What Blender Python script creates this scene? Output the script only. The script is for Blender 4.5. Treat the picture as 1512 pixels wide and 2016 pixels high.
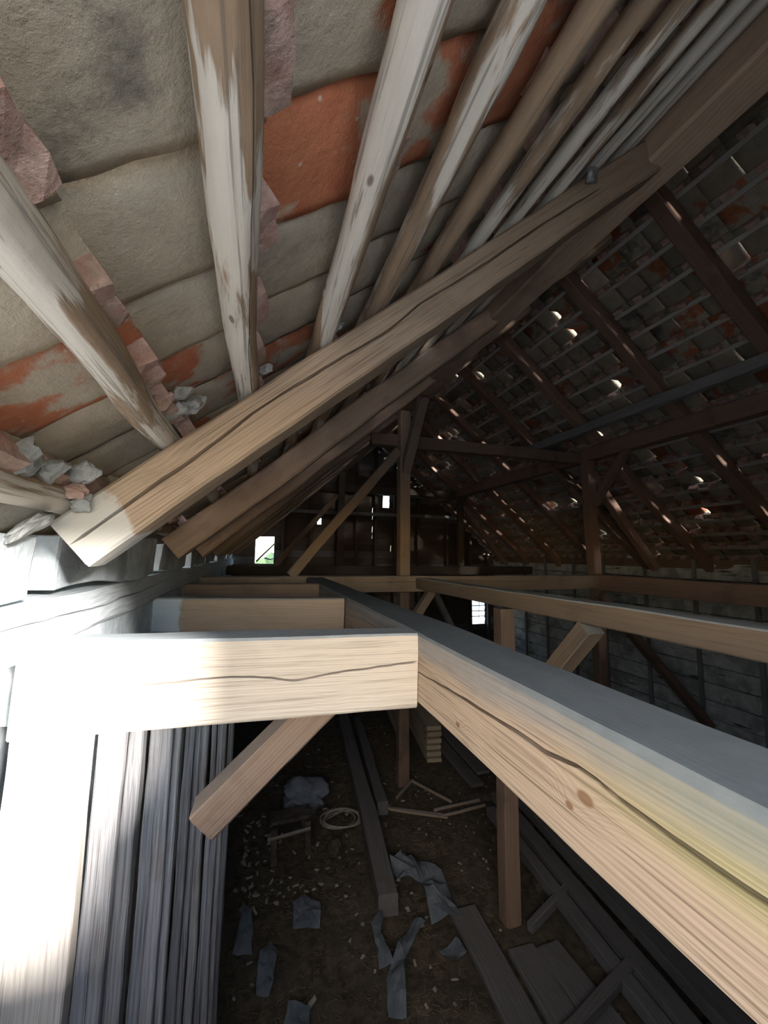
import bpy, bmesh, math, random
from mathutils import Vector, Matrix, noise

for o in list(bpy.data.objects):
    bpy.data.objects.remove(o)
SC = bpy.context.scene
COL = SC.collection
S = 1.35          # layout unit in metres
ZF = 2.1          # camera height above the floor in layout units
R = math.radians


def V(x, y, z):
    return Vector((x * S, y * S, (z + ZF) * S))


# ------------------------------------------------------------------ camera
cam_d = bpy.data.cameras.new('camera')
cam = bpy.data.objects.new('camera', cam_d)
COL.objects.link(cam)
SC.camera = cam
yaw, pit, rol = R(17.28), R(5.96), R(0.58)
fwd = Vector((math.sin(yaw) * math.cos(pit), math.cos(yaw) * math.cos(pit), math.sin(pit)))
rgt = Vector((math.cos(yaw), -math.sin(yaw), 0))
upv = rgt.cross(fwd)
r2 = rgt * math.cos(rol) + upv * math.sin(rol)
u2 = -rgt * math.sin(rol) + upv * math.cos(rol)
cam.matrix_world = Matrix((
    (r2.x, u2.x, -fwd.x, 0), (r2.y, u2.y, -fwd.y, 0), (r2.z, u2.z, -fwd.z, ZF * S), (0, 0, 0, 1)))
cam_d.sensor_fit = 'VERTICAL'
cam_d.sensor_height = 36.0
cam_d.lens = 800.0 / 2016.0 * 36.0
cam_d.clip_start = 0.02

# ------------------------------------------------------------------ light
SC.view_settings.view_transform = 'Standard'
SC.view_settings.look = 'None'
SC.view_settings.gamma = 1.0
SC.view_settings.use_curve_mapping = False
SC.view_settings.exposure = 2.2
SC.cycles.use_denoising = True
SC.cycles.max_bounces = 10
SC.cycles.diffuse_bounces = 6
SC.cycles.sample_clamp_indirect = 6.0
SC.cycles.caustics_reflective = False
SC.cycles.caustics_refractive = False
wd = bpy.data.worlds.new('sky')
SC.world = wd
wd.use_nodes = True
wt = wd.node_tree
bg = wt.nodes['Background']
sky = wt.nodes.new('ShaderNodeTexSky')
sky.sky_type = 'NISHITA'
sky.sun_disc = False
sky.sun_elevation = R(32)
sky.sun_rotation = R(205)
sky.dust_density = 1.0
wt.links.new(sky.outputs[0], bg.inputs[0])
bg.inputs[1].default_value = 0.24
sun_d = bpy.data.lights.new('sun', 'SUN')
sun = bpy.data.objects.new('sun', sun_d)
COL.objects.link(sun)
SUN_DIR = Vector((-0.55, 1.0, -0.31)).normalized()
sun.rotation_euler = SUN_DIR.to_track_quat('-Z', 'Y').to_euler()
sun_d.energy = 7.5
sun_d.angle = R(8)
sun_d.color = (1.0, 0.97, 0.93)


def portal(name, c, rx, rz, w, h):
    d = bpy.data.lights.new(name, 'AREA')
    d.shape = 'RECTANGLE'
    d.size, d.size_y = w * S, h * S
    d.cycles.is_portal = True
    o = bpy.data.objects.new(name, d)
    COL.objects.link(o)
    o.location = V(*c)
    o.rotation_euler = (rx, 0, rz)
    return o


# unseen openings, sized for the light: gable hatch behind the photographer, doorway in left wall
HX0, HX1, HZ0, HZ1, YB = -0.42, 0.64, -0.40, 0.38, -0.32
DY0, DY1, DZ0, DZ1, XL = -0.28, 0.42, -0.60, -0.21, -0.60
portal('hatch_portal', ((HX0 + HX1) / 2, YB - 0.03, (HZ0 + HZ1) / 2), R(90), 0, HX1 - HX0, HZ1 - HZ0)
portal('doorway_portal', (XL - 0.12, (DY0 + DY1) / 2, (DZ0 + DZ1) / 2), R(90), R(-90), DY1 - DY0, DZ1 - DZ0)


# ------------------------------------------------------------------ node helper
class NT:
    def __init__(self, name):
        self.m = bpy.data.materials.new(name)
        self.m.use_nodes = True
        self.t = self.m.node_tree
        self.b = self.t.nodes['Principled BSDF']
        self.b.inputs['Roughness'].default_value = 0.85
        self.b.inputs['Specular IOR Level'].default_value = 0.25
        self.tc = self.t.nodes.new('ShaderNodeTexCoord')
        self.obj = self.tc.outputs['Object']
        self.oi = self.t.nodes.new('ShaderNodeObjectInfo')
        self.rnd = self.oi.outputs['Random']

    def n(self, t, ins=None, **kw):
        nd = self.t.nodes.new('ShaderNode' + t)
        for k, v in kw.items():
            setattr(nd, k, v)
        for k, v in (ins or {}).items():
            if hasattr(v, 'links') or isinstance(v, bpy.types.NodeSocket):
                self.t.links.new(v, nd.inputs[k])
            else:
                nd.inputs[k].default_value = v
        return nd

    def math(self, op, a, b=0.0, c=0.0):
        return self.n('Math', {0: a, 1: b, 2: c}, operation=op).outputs[0]

    def scale(self, v, s, off=None):
        mp = self.n('VectorMath', {0: v, 1: s}, operation='MULTIPLY').outputs[0]
        if off is not None:
            mp = self.n('VectorMath', {0: mp, 1: off}, operation='ADD').outputs[0]
        return mp

    def jitter(self, v, amt=40.0):
        r = self.math('MULTIPLY', self.rnd, amt)
        c = self.n('CombineXYZ', {0: r, 1: self.math('MULTIPLY', r, 0.37), 2: r}).outputs[0]
        return self.n('VectorMath', {0: v, 1: c}, operation='ADD').outputs[0]

    def noise(self, v, sc, det=4.0, rough=0.55, dist=0.0):
        return self.n('TexNoise', {'Vector': v, 'Scale': sc, 'Detail': det, 'Roughness': rough, 'Distortion': dist}).outputs[0]

    def ramp(self, f, a, b):
        return self.n('MapRange', {0: f, 1: a, 2: b, 3: 0.0, 4: 1.0}, interpolation_type='SMOOTHSTEP').outputs[0]

    def mix(self, f, a, b, mode='MIX'):
        nd = self.n('Mix', data_type='RGBA', blend_type=mode)
        for i, v in ((0, f), (6, a), (7, b)):
            if isinstance(v, bpy.types.NodeSocket):
                self.t.links.new(v, nd.inputs[i])
            else:
                nd.inputs[i].default_value = v if i == 0 else (tuple(v) + (1,))[:4]
        return nd.outputs[2]

    def sep(self, v):
        return self.n('SeparateXYZ', {0: v}).outputs

    def fin(self, col, h=None, bump=0.3, dist=0.01):
        self.t.links.new(col, self.b.inputs['Base Color'])
        if h is not None:
            bp = self.n('Bump', {'Strength': bump, 'Distance': dist, 'Height': h})
            self.t.links.new(bp.outputs[0], self.b.inputs['Normal'])
        return self.m


def wood(name, light, dark, rings=16.0, dust=0.0, dustcol=(.25, .27, .28), knots=(), white=(), whitecol=(.62, .64, .64),
         algae=None, stain=0.3, staincol=(.12, .09, .07), bump=0.35, fine=0.35, cx=(0.12, -0.22), dustlow=9, vary=0.3, ringc=.34, dustz=None):
    """Sawn timber: growth rings about the local X axis, knots that bend them, dust lying on the upper faces."""
    t = NT(name)
    v = t.jitter(t.obj, 7.0) if not (knots or white or algae) else t.obj
    x, y, z = t.sep(v)
    wob = t.noise(t.scale(v, (0.9, 3.0, 3.0)), 1.3, 3.0)
    ry = t.math('ADD', y, cx[0])
    rz = t.math('ADD', z, cx[1])
    rad = t.math('SQRT', t.math('ADD', t.math('MULTIPLY', ry, ry), t.math('MULTIPLY', rz, rz)))
    ph = t.math('ADD', t.math('MULTIPLY', rad, rings * 6.0), t.math('MULTIPLY', wob, 5.0))
    kd = None
    for (kx, ky, kz, kr) in knots:
        d = t.n('VectorMath', {0: t.scale(t.obj, (0.6, 1, 1)), 1: (kx * 0.6, ky, kz)}, operation='DISTANCE').outputs[1]
        g = t.math('POWER', 2.718, t.math('MULTIPLY', t.math('MULTIPLY', d, d), -1.0 / (kr * kr * 4)))
        ph = t.math('ADD', ph, t.math('MULTIPLY', g, 3.0))
        k = t.ramp(d, kr * 0.75, kr * 0.45)
        kd = k if kd is None else t.math('MAXIMUM', kd, k)
    ring = t.math('MULTIPLY_ADD', t.math('SINE', t.math('MULTIPLY', ph, 6.283)), 0.5)
    ring.node.inputs[2].default_value = 0.5
    ring = t.math('POWER', ring, 1.6)
    gr = t.math('MULTIPLY_ADD', t.noise(t.scale(v, (3, 230, 230)), 1.0, 2.0, 0.6), .55)
    t.t.links.new(t.math('MULTIPLY', t.noise(t.scale(v, (1.6, 70, 70)), 1.0, 3.0, 0.6), .45), gr.node.inputs[2])
    gr2 = t.noise(t.scale(v, (4, 18, 18)), 1.0, 4.0, 0.6)
    col = t.mix(t.math('MULTIPLY', ring, ringc), light, dark)
    col = t.mix(t.math('MULTIPLY', t.ramp(gr, 0.46, 0.66), fine), col, [c * 0.45 for c in dark])
    blot = t.noise(v, 2.6, 5.0, 0.6)
    col = t.mix(t.math('MULTIPLY', t.ramp(blot, 0.52, 0.72), stain), col, staincol)
    if kd is not None:
        col = t.mix(t.math('MULTIPLY', kd, 0.85), col, (dark[0] * .62, dark[1] * .42, dark[2] * .32))
    if vary:
        hv = t.n('HueSaturation', {'Value': t.math('MULTIPLY_ADD', t.rnd, vary), 'Color': col})
        hv.inputs['Value'].links[0].from_node.inputs[2].default_value = 1 - vary / 2
        col = hv.outputs[0]
    for (a, b, soft) in white:      # limewash or scraped ends between local x a and b
        xx = t.math('ADD', t.sep(t.obj)[0], t.math('MULTIPLY_ADD', t.noise(t.obj, 14, 4), 0.10))
        m1 = t.math('MULTIPLY', t.ramp(xx, a - soft, a + soft), t.ramp(xx, b + soft, b - soft))
        col = t.mix(t.math('MULTIPLY', m1, 0.85), col, whitecol)
    if algae:
        a, b, z0, z1, ac = algae
        xs = t.sep(t.obj)
        m1 = t.math('MULTIPLY', t.ramp(xs[0], a, b), t.ramp(t.math('ADD', xs[2], t.math('MULTIPLY', blot, 0.06)), z0, z1))
        col = t.mix(t.math('MULTIPLY', m1, 0.42), col, ac)
    if dust:
        ge = t.n('NewGeometry')
        nz = t.sep(ge.outputs['True Normal'])[2]
        up = t.ramp(t.math('ADD', nz, t.math('MULTIPLY', blot, 0.2)), 0.45, 0.9)
        if dustz is not None:      # none inside the drying cracks
            up = t.math('MULTIPLY', up, t.ramp(t.sep(t.obj)[2], dustz, dustz + .02))
        if dustlow < 5:
            zz = t.math('ADD', t.sep(t.obj)[2], t.math('MULTIPLY', t.noise(t.scale(v, (3, 10, 10)), 1.5, 5.0, .65), 0.10))
            up = t.math('MAXIMUM', up, t.math('MULTIPLY', t.ramp(zz, dustlow, dustlow + 0.07), 0.6))
        dc = t.mix(t.noise(v, 22, 5.0, .65), [c * 0.7 for c in dustcol], [c * 1.25 for c in dustcol])
        col = t.mix(t.math('MULTIPLY', up, dust), col, dc)
        damp = t.math('MULTIPLY_ADD', up, -.75, 1.0)
    h = t.math('ADD', t.math('MULTIPLY', gr, 0.6), t.math('ADD', t.math('MULTIPLY', ring, 0.18), t.math('MULTIPLY', gr2, 0.5)))
    if dust:
        h = t.math('MULTIPLY', h, damp)
    return t.fin(col, h, bump, 0.006)


def pole_mat():
    t = NT('peeled_pole')
    v = t.jitter(t.obj, 30)
    ge = t.n('NewGeometry')
    base = t.mix(t.noise(t.scale(v, (2.0, 14, 14)), 1.6, 5, .6), (.44, .39, .33), (.70, .65, .57))
    bark = t.noise(t.scale(v, (.9, 8, 8)), 1.25, 6, .62, .3)
    thr = t.math('MULTIPLY_ADD', t.oi.outputs['Alpha'], 1.0)
    thr.node.inputs[2].default_value = 0.0
    bm_ = t.ramp(t.math('SUBTRACT', bark, thr), -0.03, 0.03)
    px = t.sep(t.obj)[0]
    oc = t.sep(t.oi.outputs['Color'])
    rag = t.noise(t.scale(v, (1.6, 16, 16)), 1.0, 5, .6)
    xr = t.math('ADD', px, t.math('MULTIPLY', t.math('SUBTRACT', rag, .5), 1.1))
    z1 = t.ramp(xr, t.math('ADD', oc[0], .03), t.math('SUBTRACT', oc[0], .03))
    z2 = t.math('MULTIPLY', t.ramp(xr, t.math('SUBTRACT', oc[1], .03), t.math('ADD', oc[1], .03)), t.ramp(xr, t.math('ADD', oc[2], .03), t.math('SUBTRACT', oc[2], .03)))
    z2 = t.math('MULTIPLY', z2, t.ramp(t.math('ADD', t.math('MULTIPLY', t.sep(t.obj)[1], -14.0), t.math('MULTIPLY', rag, 1.2)), .45, .62))
    bm_ = t.math('MAXIMUM', bm_, t.math('MAXIMUM', z1, z2))
    bc = t.mix(t.noise(t.scale(v, (4, 26, 26)), 2.0, 5, .65), (.14, .085, .05), (.37, .245, .145))
    col = t.mix(t.math('MULTIPLY', bm_, 0.9), base, bc)
    strk = t.noise(t.scale(v, (1.2, 90, 90)), 1, 3, .6)
    col = t.mix(t.math('MULTIPLY', t.ramp(strk, .55, .64), .6), col, (.13, .11, .09))
    kn = t.n('TexVoronoi', {'Vector': t.scale(v, (1.0, 2.2, 2.2)), 'Scale': 5.0})
    col = t.mix(t.math('MULTIPLY', t.ramp(kn.outputs[0], 0.10, 0.05), .8), col, (.10, .07, .05))
    h = t.math('ADD', t.math('MULTIPLY', strk, .5), t.math('SUBTRACT', t.noise(v, 18, 5, .6), t.math('MULTIPLY', bm_, -.5)))
    return t.fin(col, h, .5, .006)


def tile_mat(name, k=1.0):
    """Old clay: object colour red = how much bare orange clay, green = brightness, blue = sooty smears."""
    t = NT(name)
    v = t.jitter(t.obj, 50)
    oc = t.sep(t.oi.outputs['Color'])
    n1 = t.noise(v, 9, 6, .6)
    n2 = t.noise(v, 34, 5, .65)
    base = t.mix(n1, [c * k for c in (.35, .295, .215)], [c * k for c in (.70, .62, .49)])
    base = t.mix(t.math('MULTIPLY', t.ramp(n2, .5, .75), .45), base, [c * k for c in (.40, .32, .27)])
    red = t.mix(t.noise(v, 16, 5, .6), [c * k for c in (.40, .11, .055)], [c * k for c in (.66, .28, .15)])
    rm = t.ramp(t.math('ADD', t.noise(t.scale(v, (1, .8, 1)), 5.5, 5, .55, .3), oc[0]), .98, 1.06)
    col = t.mix(rm, base, red)
    so = t.ramp(t.math('ADD', t.noise(t.scale(v, (1, 1, 1), (9, 4, 2)), 7, 5, .6), oc[2]), .95, 1.2)
    col = t.mix(t.math('MULTIPLY', so, .75), col, [c * k for c in (.075, .08, .078)])
    sp = t.n('TexVoronoi', {'Vector': v, 'Scale': 16.0})
    col = t.mix(t.math('MULTIPLY', t.ramp(sp.outputs[0], .09, .04), .7), col, [c * k for c in (.62, .58, .50)])
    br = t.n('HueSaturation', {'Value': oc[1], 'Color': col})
    h = t.math('ADD', t.math('MULTIPLY', n1, 1.0), t.math('MULTIPLY', t.noise(v, 60, 6, .7), .6))
    return t.fin(br.outputs[0], h, .9, .012)


def rough_mat(name, a, b, sc=12.0, bump=.6, c=None, crack=False):
    t = NT(name)
    v = t.jitter(t.obj, 30)
    n1 = t.noise(v, sc, 6, .62)
    col = t.mix(t.ramp(n1, .3, .7), a, b)
    if c:
        col = t.mix(t.math('MULTIPLY', t.ramp(t.noise(v, sc * .35, 5, .6), .5, .62), .9), col, c)
    if crack:
        w = t.noise(t.scale(v, (1.2, 1.2, 14)), 1.6, 5, .6)
        col = t.mix(t.math('MULTIPLY', t.ramp(w, .60, .68), .85), col, (.03, .03, .03))
    h = t.math('ADD', n1, t.math('MULTIPLY', t.noise(v, sc * 5, 5, .7), .5))
    return t.fin(col, h, bump, .012)


M = {}
M['beam'] = wood('fresh_sawn_pine', (.335, .255, .19), (.225, .155, .108), rings=24, dust=.95, dustcol=(.13, .155, .175), dustlow=.070,
                 knots=((1.01, .1, -.012, .020), (1.05, .1, -.045, .012), (1.50, .1, -.075, .012)), stain=.12,
                 algae=(1.15, .75, -.02, .06, (.27, .27, .10)), vary=0, fine=.75, cx=(.16, .30), bump=.4, dustz=.06)
M['joist'] = wood('pale_sawn_pine', (.52, .455, .385), (.37, .295, .23), rings=26, dust=.8, dustcol=(.30, .35, .39),
                  knots=((.32, .1, -.08, .013),), stain=.12, vary=0, fine=.55, cx=(.2, .32), dustz=.06)
M['joist_lime'] = wood('limed_sawn_pine', (.44, .32, .225), (.33, .21, .135), rings=20, dust=.8, white=((1.06, 9, .012),), whitecol=(.56, .62, .65),
                       knots=((.55, .1, .03, .011), (.2, .1, .02, .010)), stain=.15, vary=0, cx=(.2, .3))
M['rafter'] = wood('honey_old_rafter', (.42, .31, .215), (.29, .19, .125), rings=18, white=((4.585, 9, .012),), whitecol=(.52, .50, .46),
                   knots=((4.36, .1, .030, .020), (4.26, .1, .004, .020), (4.31, .1, -.036, .018), (3.2, .1, .03, .010)), stain=.35,
                   staincol=(.17, .115, .085), vary=0, fine=.6, cx=(.1, .35))
M['brown'] = wood('brown_timber', (.25, .17, .12), (.165, .105, .075), rings=16, stain=.5, staincol=(.09, .06, .045), dust=.45, dustcol=(.16, .16, .16))
M['darkened'] = wood('shade_darkened_timber', (.10, .075, .055), (.06, .045, .035), rings=16, stain=.4, staincol=(.03, .025, .02), dust=.3, dustcol=(.12, .12, .12))  # brown timber darkened in colour to stand in for gloom at the far end
M['red'] = wood('reddish_timber', (.30, .19, .14), (.20, .115, .08), rings=14, stain=.4, staincol=(.06, .04, .03), dust=.4, dustcol=(.14, .14, .14))
M['tan'] = wood('tan_timber', (.33, .245, .175), (.22, .155, .11), rings=18, stain=.35, staincol=(.12, .085, .065), dust=.6, dustcol=(.30, .32, .33))
M['purlin'] = wood('pinkish_brown_timber', (.44, .315, .225), (.30, .20, .14), rings=16, stain=.5, staincol=(.17, .105, .085))
M['dusty'] = wood('dusty_lit_top_timber', (.28, .20, .14), (.19, .13, .09), rings=16, stain=.3, staincol=(.11, .08, .06), dust=.95, dustcol=(.44, .47, .48))  # top dust paled to stand in for light along the upper edge
M['lath'] = wood('grey_lath', (.50, .46, .41), (.36, .32, .28), rings=20, stain=.3, staincol=(.15, .12, .10))
M['grey'] = wood('weathered_grey_board', (.28, .275, .265), (.17, .165, .16), rings=24, stain=.3, staincol=(.09, .085, .08), bump=.8, fine=.6)
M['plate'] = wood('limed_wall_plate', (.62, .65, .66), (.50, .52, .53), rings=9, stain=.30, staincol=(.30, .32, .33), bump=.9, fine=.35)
M['wallboard'] = wood('weathered_wall_board', (.31, .30, .30), (.19, .175, .17), rings=30, stain=.4, staincol=(.16, .125, .10), bump=1.0, fine=.7, vary=.5)
M['paleboard'] = wood('pale_wall_board', (.50, .45, .40), (.36, .30, .25), rings=30, stain=.2, bump=.8, fine=.55)
M['floorwood'] = wood('dusty_floor_board', (.15, .145, .14), (.09, .085, .08), rings=20, stain=.3, staincol=(.05, .045, .04), bump=.6)
M['endgrain'] = wood('pale_lumber', (.46, .38, .27), (.3, .23, .15), rings=30, stain=.2)
M['pole'] = pole_mat()
M['tile'] = tile_mat('clay_tile')
M['brick'] = rough_mat('broken_clay', (.40, .23, .19), (.58, .42, .36), 22, .9, (.36, .27, .22))
M['mortar'] = rough_mat('grey_mortar', (.20, .20, .195), (.40, .405, .39), 16, .9)
M['plaster'] = rough_mat('limed_plaster', (.44, .48, .50), (.68, .71, .72), 7, .7, (.36, .39, .41))
M['white'] = rough_mat('whitewashed_wall', (.50, .50, .46), (.74, .74, .69), 6, .5, (.36, .36, .33), True)
M['dirt'] = rough_mat('straw_dirt', (.055, .045, .032), (.135, .11, .075), 14, .9, (.085, .075, .06))
M['straw'] = rough_mat('dry_straw', (.10, .08, .05), (.20, .165, .11), 8, .2)
M['chip'] = rough_mat('pale_chip', (.24, .22, .19), (.42, .39, .34), 10, .3)
M['sheet'] = rough_mat('blue_grey_sheet', (.22, .26, .30), (.36, .41, .45), 9, .3)
M['sack'] = rough_mat('grey_sack', (.15, .17, .20), (.26, .29, .33), 10, .8)
M['cord'] = rough_mat('pale_twine', (.30, .28, .24), (.42, .40, .35), 20, .3)
M['dark'] = rough_mat('sooty_wood', (.05, .042, .036), (.12, .10, .08), 16, .6)
M['ground'] = rough_mat('pale_bounce_ground', (.58, .58, .56), (.72, .71, .69), 3, .3, (.50, .51, .46))  # made this pale to bounce light up onto the tile undersides
M['leaf'] = rough_mat('green_leaf', (.10, .17, .06), (.20, .28, .13), 9, .3)


# ------------------------------------------------------------------ object helpers
def link(name, mesh, mat=None, parent=None, mats=None):
    o = bpy.data.objects.new(name, mesh)
    COL.objects.link(o)
    if mat is not None and not mesh.materials:
        mesh.materials.append(mat)
    for m in mats or ():
        mesh.materials.append(m)
    if parent is not None:
        o.parent = parent
    return o


def tag(o, label, cat, group=None, kind='thing'):
    o['label'] = label
    o['category'] = cat
    o['kind'] = kind
    if group:
        o['group'] = group
    return o


def struct(name, label=None, cat='wall'):
    o = bpy.data.objects.new(name, None)
    COL.objects.link(o)
    o['kind'] = 'structure'
    if label:
        o['label'] = label
        o['category'] = cat
    return o


def empty(name, loc, label, cat, group=None):
    o = bpy.data.objects.new(name, None)
    COL.objects.link(o)
    o.location = loc
    return tag(o, label, cat, group)


def frame(p0, zdir, xdir):
    x = Vector(xdir).normalized()
    z = Vector(zdir)
    z = (z - x * z.dot(x)).normalized()
    y = z.cross(x)
    return Matrix(((x.x, y.x, z.x, p0[0]), (x.y, y.y, z.y, p0[1]), (x.z, y.z, z.z, p0[2]), (0, 0, 0, 1)))


def beam_mesh(L, w, h, seg=None, amp=.006, bev=.008, bow=0.0, crack=None, cdep=.03, cwid=.005, seed=0, taper=1.0, faces=3, wane=0.0):
    """A hewn timber along +X, section w (Y) by h (Z) in metres. crack = [(t, v)] on the +Y face, v from -.5 to .5."""
    n = seg or max(4, min(60, int(L / .07)))
    so = Vector((seed * 3.7, seed * 1.3, seed * 2.1))
    verts, fs = [], []
    cnt = None
    for i in range(n + 1):
        t = i / n
        hw, hh = w / 2 * (1 + (taper - 1) * t), h / 2 * (1 + (taper - 1) * t)
        bz = bow * math.sin(math.pi * t) + .5 * amp * noise.noise(Vector((t * L * .8, 9, 0)) + so) * 3
        by = .5 * amp * noise.noise(Vector((t * L * .8, 0, 5)) + so) * 3
        if crack:
            k = crack
            if t <= k[0][0]:
                c, dp = k[0][1], 0.0
            elif t >= k[-1][0]:
                c, dp = k[-1][1], 0.0
            else:
                for a, b in zip(k, k[1:]):
                    if a[0] <= t <= b[0]:
                        f = (t - a[0]) / (b[0] - a[0])
                        c = a[1] + (b[1] - a[1]) * f
                edge = min(t - k[0][0], k[-1][0] - t)
                if k[0][0] <= 0:
                    edge = k[-1][0] - t
                if k[-1][0] >= 1:
                    edge = t - k[0][0]
                if k[0][0] <= 0 and k[-1][0] >= 1:
                    edge = 1
                dp = min(1.0, edge / .08 + .15)
                c += .022 * noise.noise(Vector((t * L * 6, 3, 1)) + so) + .008 * noise.noise(Vector((t * L * 25, 3, 1)) + so)
            cw = (cwid / h) * (.25 + dp) * (.7 + .6 * abs(noise.noise(Vector((t * L * 3, 7, 7)) + so)))
            rows = [(-.5, 0), ((-.5 + c) / 2, 0), (c - cw, 0), (c, dp), (c + cw, 0), ((.5 + c) / 2, 0), (.5, 0)]
        else:
            rows = [(-.5 + j / faces, 0) for j in range(faces + 1)]
        wn = wane * max(0, noise.noise(Vector((t * L * 1.1, 2, 8)) + so))
        lp = []
        for j, (v, d) in enumerate(rows):
            zz = v * 2 * hh
            if j == 0:
                zz += bev
            if j == len(rows) - 1:
                zz -= bev + wn
            lp.append((hw - d * cdep, zz))
        lp += [(hw - bev - wn, hh), (hw * .3, hh), (-hw * .3, hh), (-hw + bev, hh), (-hw, hh - bev), (-hw, 0), (-hw, -hh + bev),
               (-hw + bev, -hh), (0, -hh), (hw - bev, -hh)]
        cnt = len(lp)
        for (y, z) in lp:
            p = Vector((t * L * 2.2, y * 9, z * 9)) + so
            q = Vector((t * L * 9, y * 25, z * 25)) + so
            verts.append((t * L, y + by + amp * noise.noise(p) + amp * .3 * noise.noise(q),
                          z + bz + amp * noise.noise(p + Vector((0, 40, 0))) + amp * .3 * noise.noise(q + Vector((0, 20, 0)))))
    for i in range(n):
        for j in range(cnt):
            a, b = i * cnt + j, i * cnt + (j + 1) % cnt
            fs.append((a, b, b + cnt, a + cnt))
    fs.append(tuple(reversed(range(cnt))))
    fs.append(tuple(range(n * cnt, n * cnt + cnt)))
    me = bpy.data.meshes.new('timber')
    me.from_pydata(verts, [], [tuple(reversed(f)) for f in fs])
    bm = bmesh.new()
    bm.from_mesh(me)
    bmesh.ops.recalc_face_normals(bm, faces=bm.faces)
    bm.to_mesh(me)
    bm.free()
    return me


ORD = ['first', 'second', 'third', 'fourth', 'fifth', 'sixth', 'seventh', 'eighth', 'ninth', 'tenth', 'eleventh', 'twelfth', 'thirteenth', 'fourteenth', 'fifteenth', 'sixteenth', 'seventeenth', 'eighteenth', 'nineteenth', 'twentieth']
SEED = [0]


def beam(name, p0, p1, w, h, mat, up=(0, 0, 1), parent=None, label=None, cat='beam', group=None, **kw):
    """p0, p1 = axis ends in layout units; w, h in layout units; the +Y face of the timber lies to the left of p0 -> p1."""
    SEED[0] += 1
    a, b = V(*p0), V(*p1)
    me = beam_mesh((b - a).length, w * S, h * S, seed=SEED[0], **kw)
    o = link(name, me, M[mat], parent)
    o.matrix_world = frame(a, up, b - a)
    if label:
        tag(o, label, cat, group)
    return o


def pole_mesh(L, r0, r1, seed, seg=48, nr=12, wob=.015, crack=False):
    so = Vector((seed * 5.1, seed * .7, seed * 2.9))
    verts, fs = [], []
    for i in range(seg + 1):
        t = i / seg
        x = t * L
        r = r0 + (r1 - r0) * t
        cy = wob * noise.noise(Vector((x * 1.1, 0, 0)) + so) + .3 * wob * noise.noise(Vector((x * 4, 0, 0)) + so)
        cz = wob * .6 * noise.noise(Vector((x * 1.1, 9, 0)) + so)
        kn = max(0, noise.noise(Vector((x * 3.3, 4, 4)) + so) - .25) * .35
        for j in range(nr):
            a = 2 * math.pi * j / nr + (.35 * noise.noise(Vector((x * 1.2, 3, 3))) + .06 * noise.noise(Vector((x * 9, 3, 3))) if crack else 0)
            if crack and abs(j - nr * 3 // 4) == 1:
                a -= (j - nr * 3 // 4) * .72 * 2 * math.pi / nr
            d = Vector((math.cos(a), math.sin(a)))
            rr = r * (1 + .10 * noise.noise(Vector((x * 3, d.x * 1.3, d.y * 1.3)) + so) + kn * max(0, noise.noise(Vector((x * 2, d.x * 2, d.y * 2 + 7)) + so)))
            rr *= 1 + .05 * noise.noise(Vector((x * 14, d.x * 4, d.y * 4)) + so)
            if crack and j == nr * 3 // 4 and t < .26:
                rr *= .55
            verts.append((x, cy + d.x * rr, cz + d.y * rr))
    for i in range(seg):
        for j in range(nr):
            a, b = i * nr + j, i * nr + (j + 1) % nr
            fs.append((a, b, b + nr, a + nr))
    fs.append(tuple(range(nr)))
    fs.append(tuple(reversed(range(seg * nr, seg * nr + nr))))
    me = bpy.data.meshes.new('pole')
    me.from_pydata(verts, [], fs)
    bm = bmesh.new()
    bm.from_mesh(me)
    bmesh.ops.recalc_face_normals(bm, faces=bm.faces)
    for f in bm.faces:
        f.smooth = len(f.verts) == 4
    if crack:
        for e in bm.edges:
            if {v.index % nr for v in e.verts} & {nr * 3 // 4 - 1, nr * 3 // 4 + 1} and len({v.index % nr for v in e.verts}) == 1:
                e.smooth = False
    bm.to_mesh(me)
    bm.free()
    return me


def lump_mesh(seed, sx, sy, sz, sub=2, flat=True, rough=.45):
    bm = bmesh.new()
    bmesh.ops.create_icosphere(bm, subdivisions=sub, radius=1.0)
    so = Vector((seed * 4.3, seed * 2.2, seed * 1.1))
    planes = [Vector((noise.noise(so + Vector((k, 0, 0))), noise.noise(so + Vector((0, k * 1.7, 3))), noise.noise(so + Vector((5, 0, k * 2.3))))).normalized() for k in range(1, 8)]
    for v in bm.verts:
        p = v.co.copy()
        for q in planes:
            d = p.dot(q)
            if d > .62:
                p -= q * (d - .62)
        p *= 1 + rough * .5 * noise.noise(p * 1.6 + so) + rough * .2 * noise.noise(p * 5 + so)
        v.co = Vector((p.x * sx, p.y * sy, p.z * sz))
    for f in bm.faces:
        f.smooth = not flat
    me = bpy.data.meshes.new('lump')
    bm.to_mesh(me)
    bm.free()
    return me


def lump(name, c, size, mat, seed, label=None, cat='stone', group=None, rot=(0, 0, 0), parent=None, sub=2, flat=True, rough=.45):
    o = link(name, lump_mesh(seed, *[s * S for s in size], sub=sub, flat=flat, rough=rough), M[mat], parent)
    o.location = V(*c)
    o.rotation_euler = rot
    if label:
        tag(o, label, cat, group)
    return o


# ------------------------------------------------------------------ roof planes
AL = R(40.5)
CA, SA = math.cos(AL), math.sin(AL)


def LR(s, y, c):       # left slope: s up the slope, c outward
    return (s * CA - c * SA, y, s * SA + c * CA)


def RR(s, y, c):       # right slope: s measured up the slope from the plane's own origin
    return (-s * CA + c * SA, y, s * SA + c * CA)


C_RT, C_PO, C_TI = .312, .345, .380           # rafter top, pole axis, tile underside
D_UN, D_RT, D_BA, D_TI = 3.30, 3.415, 3.432, 3.452
PITCH = .197
YG = 8.4                                     # far gable

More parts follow.
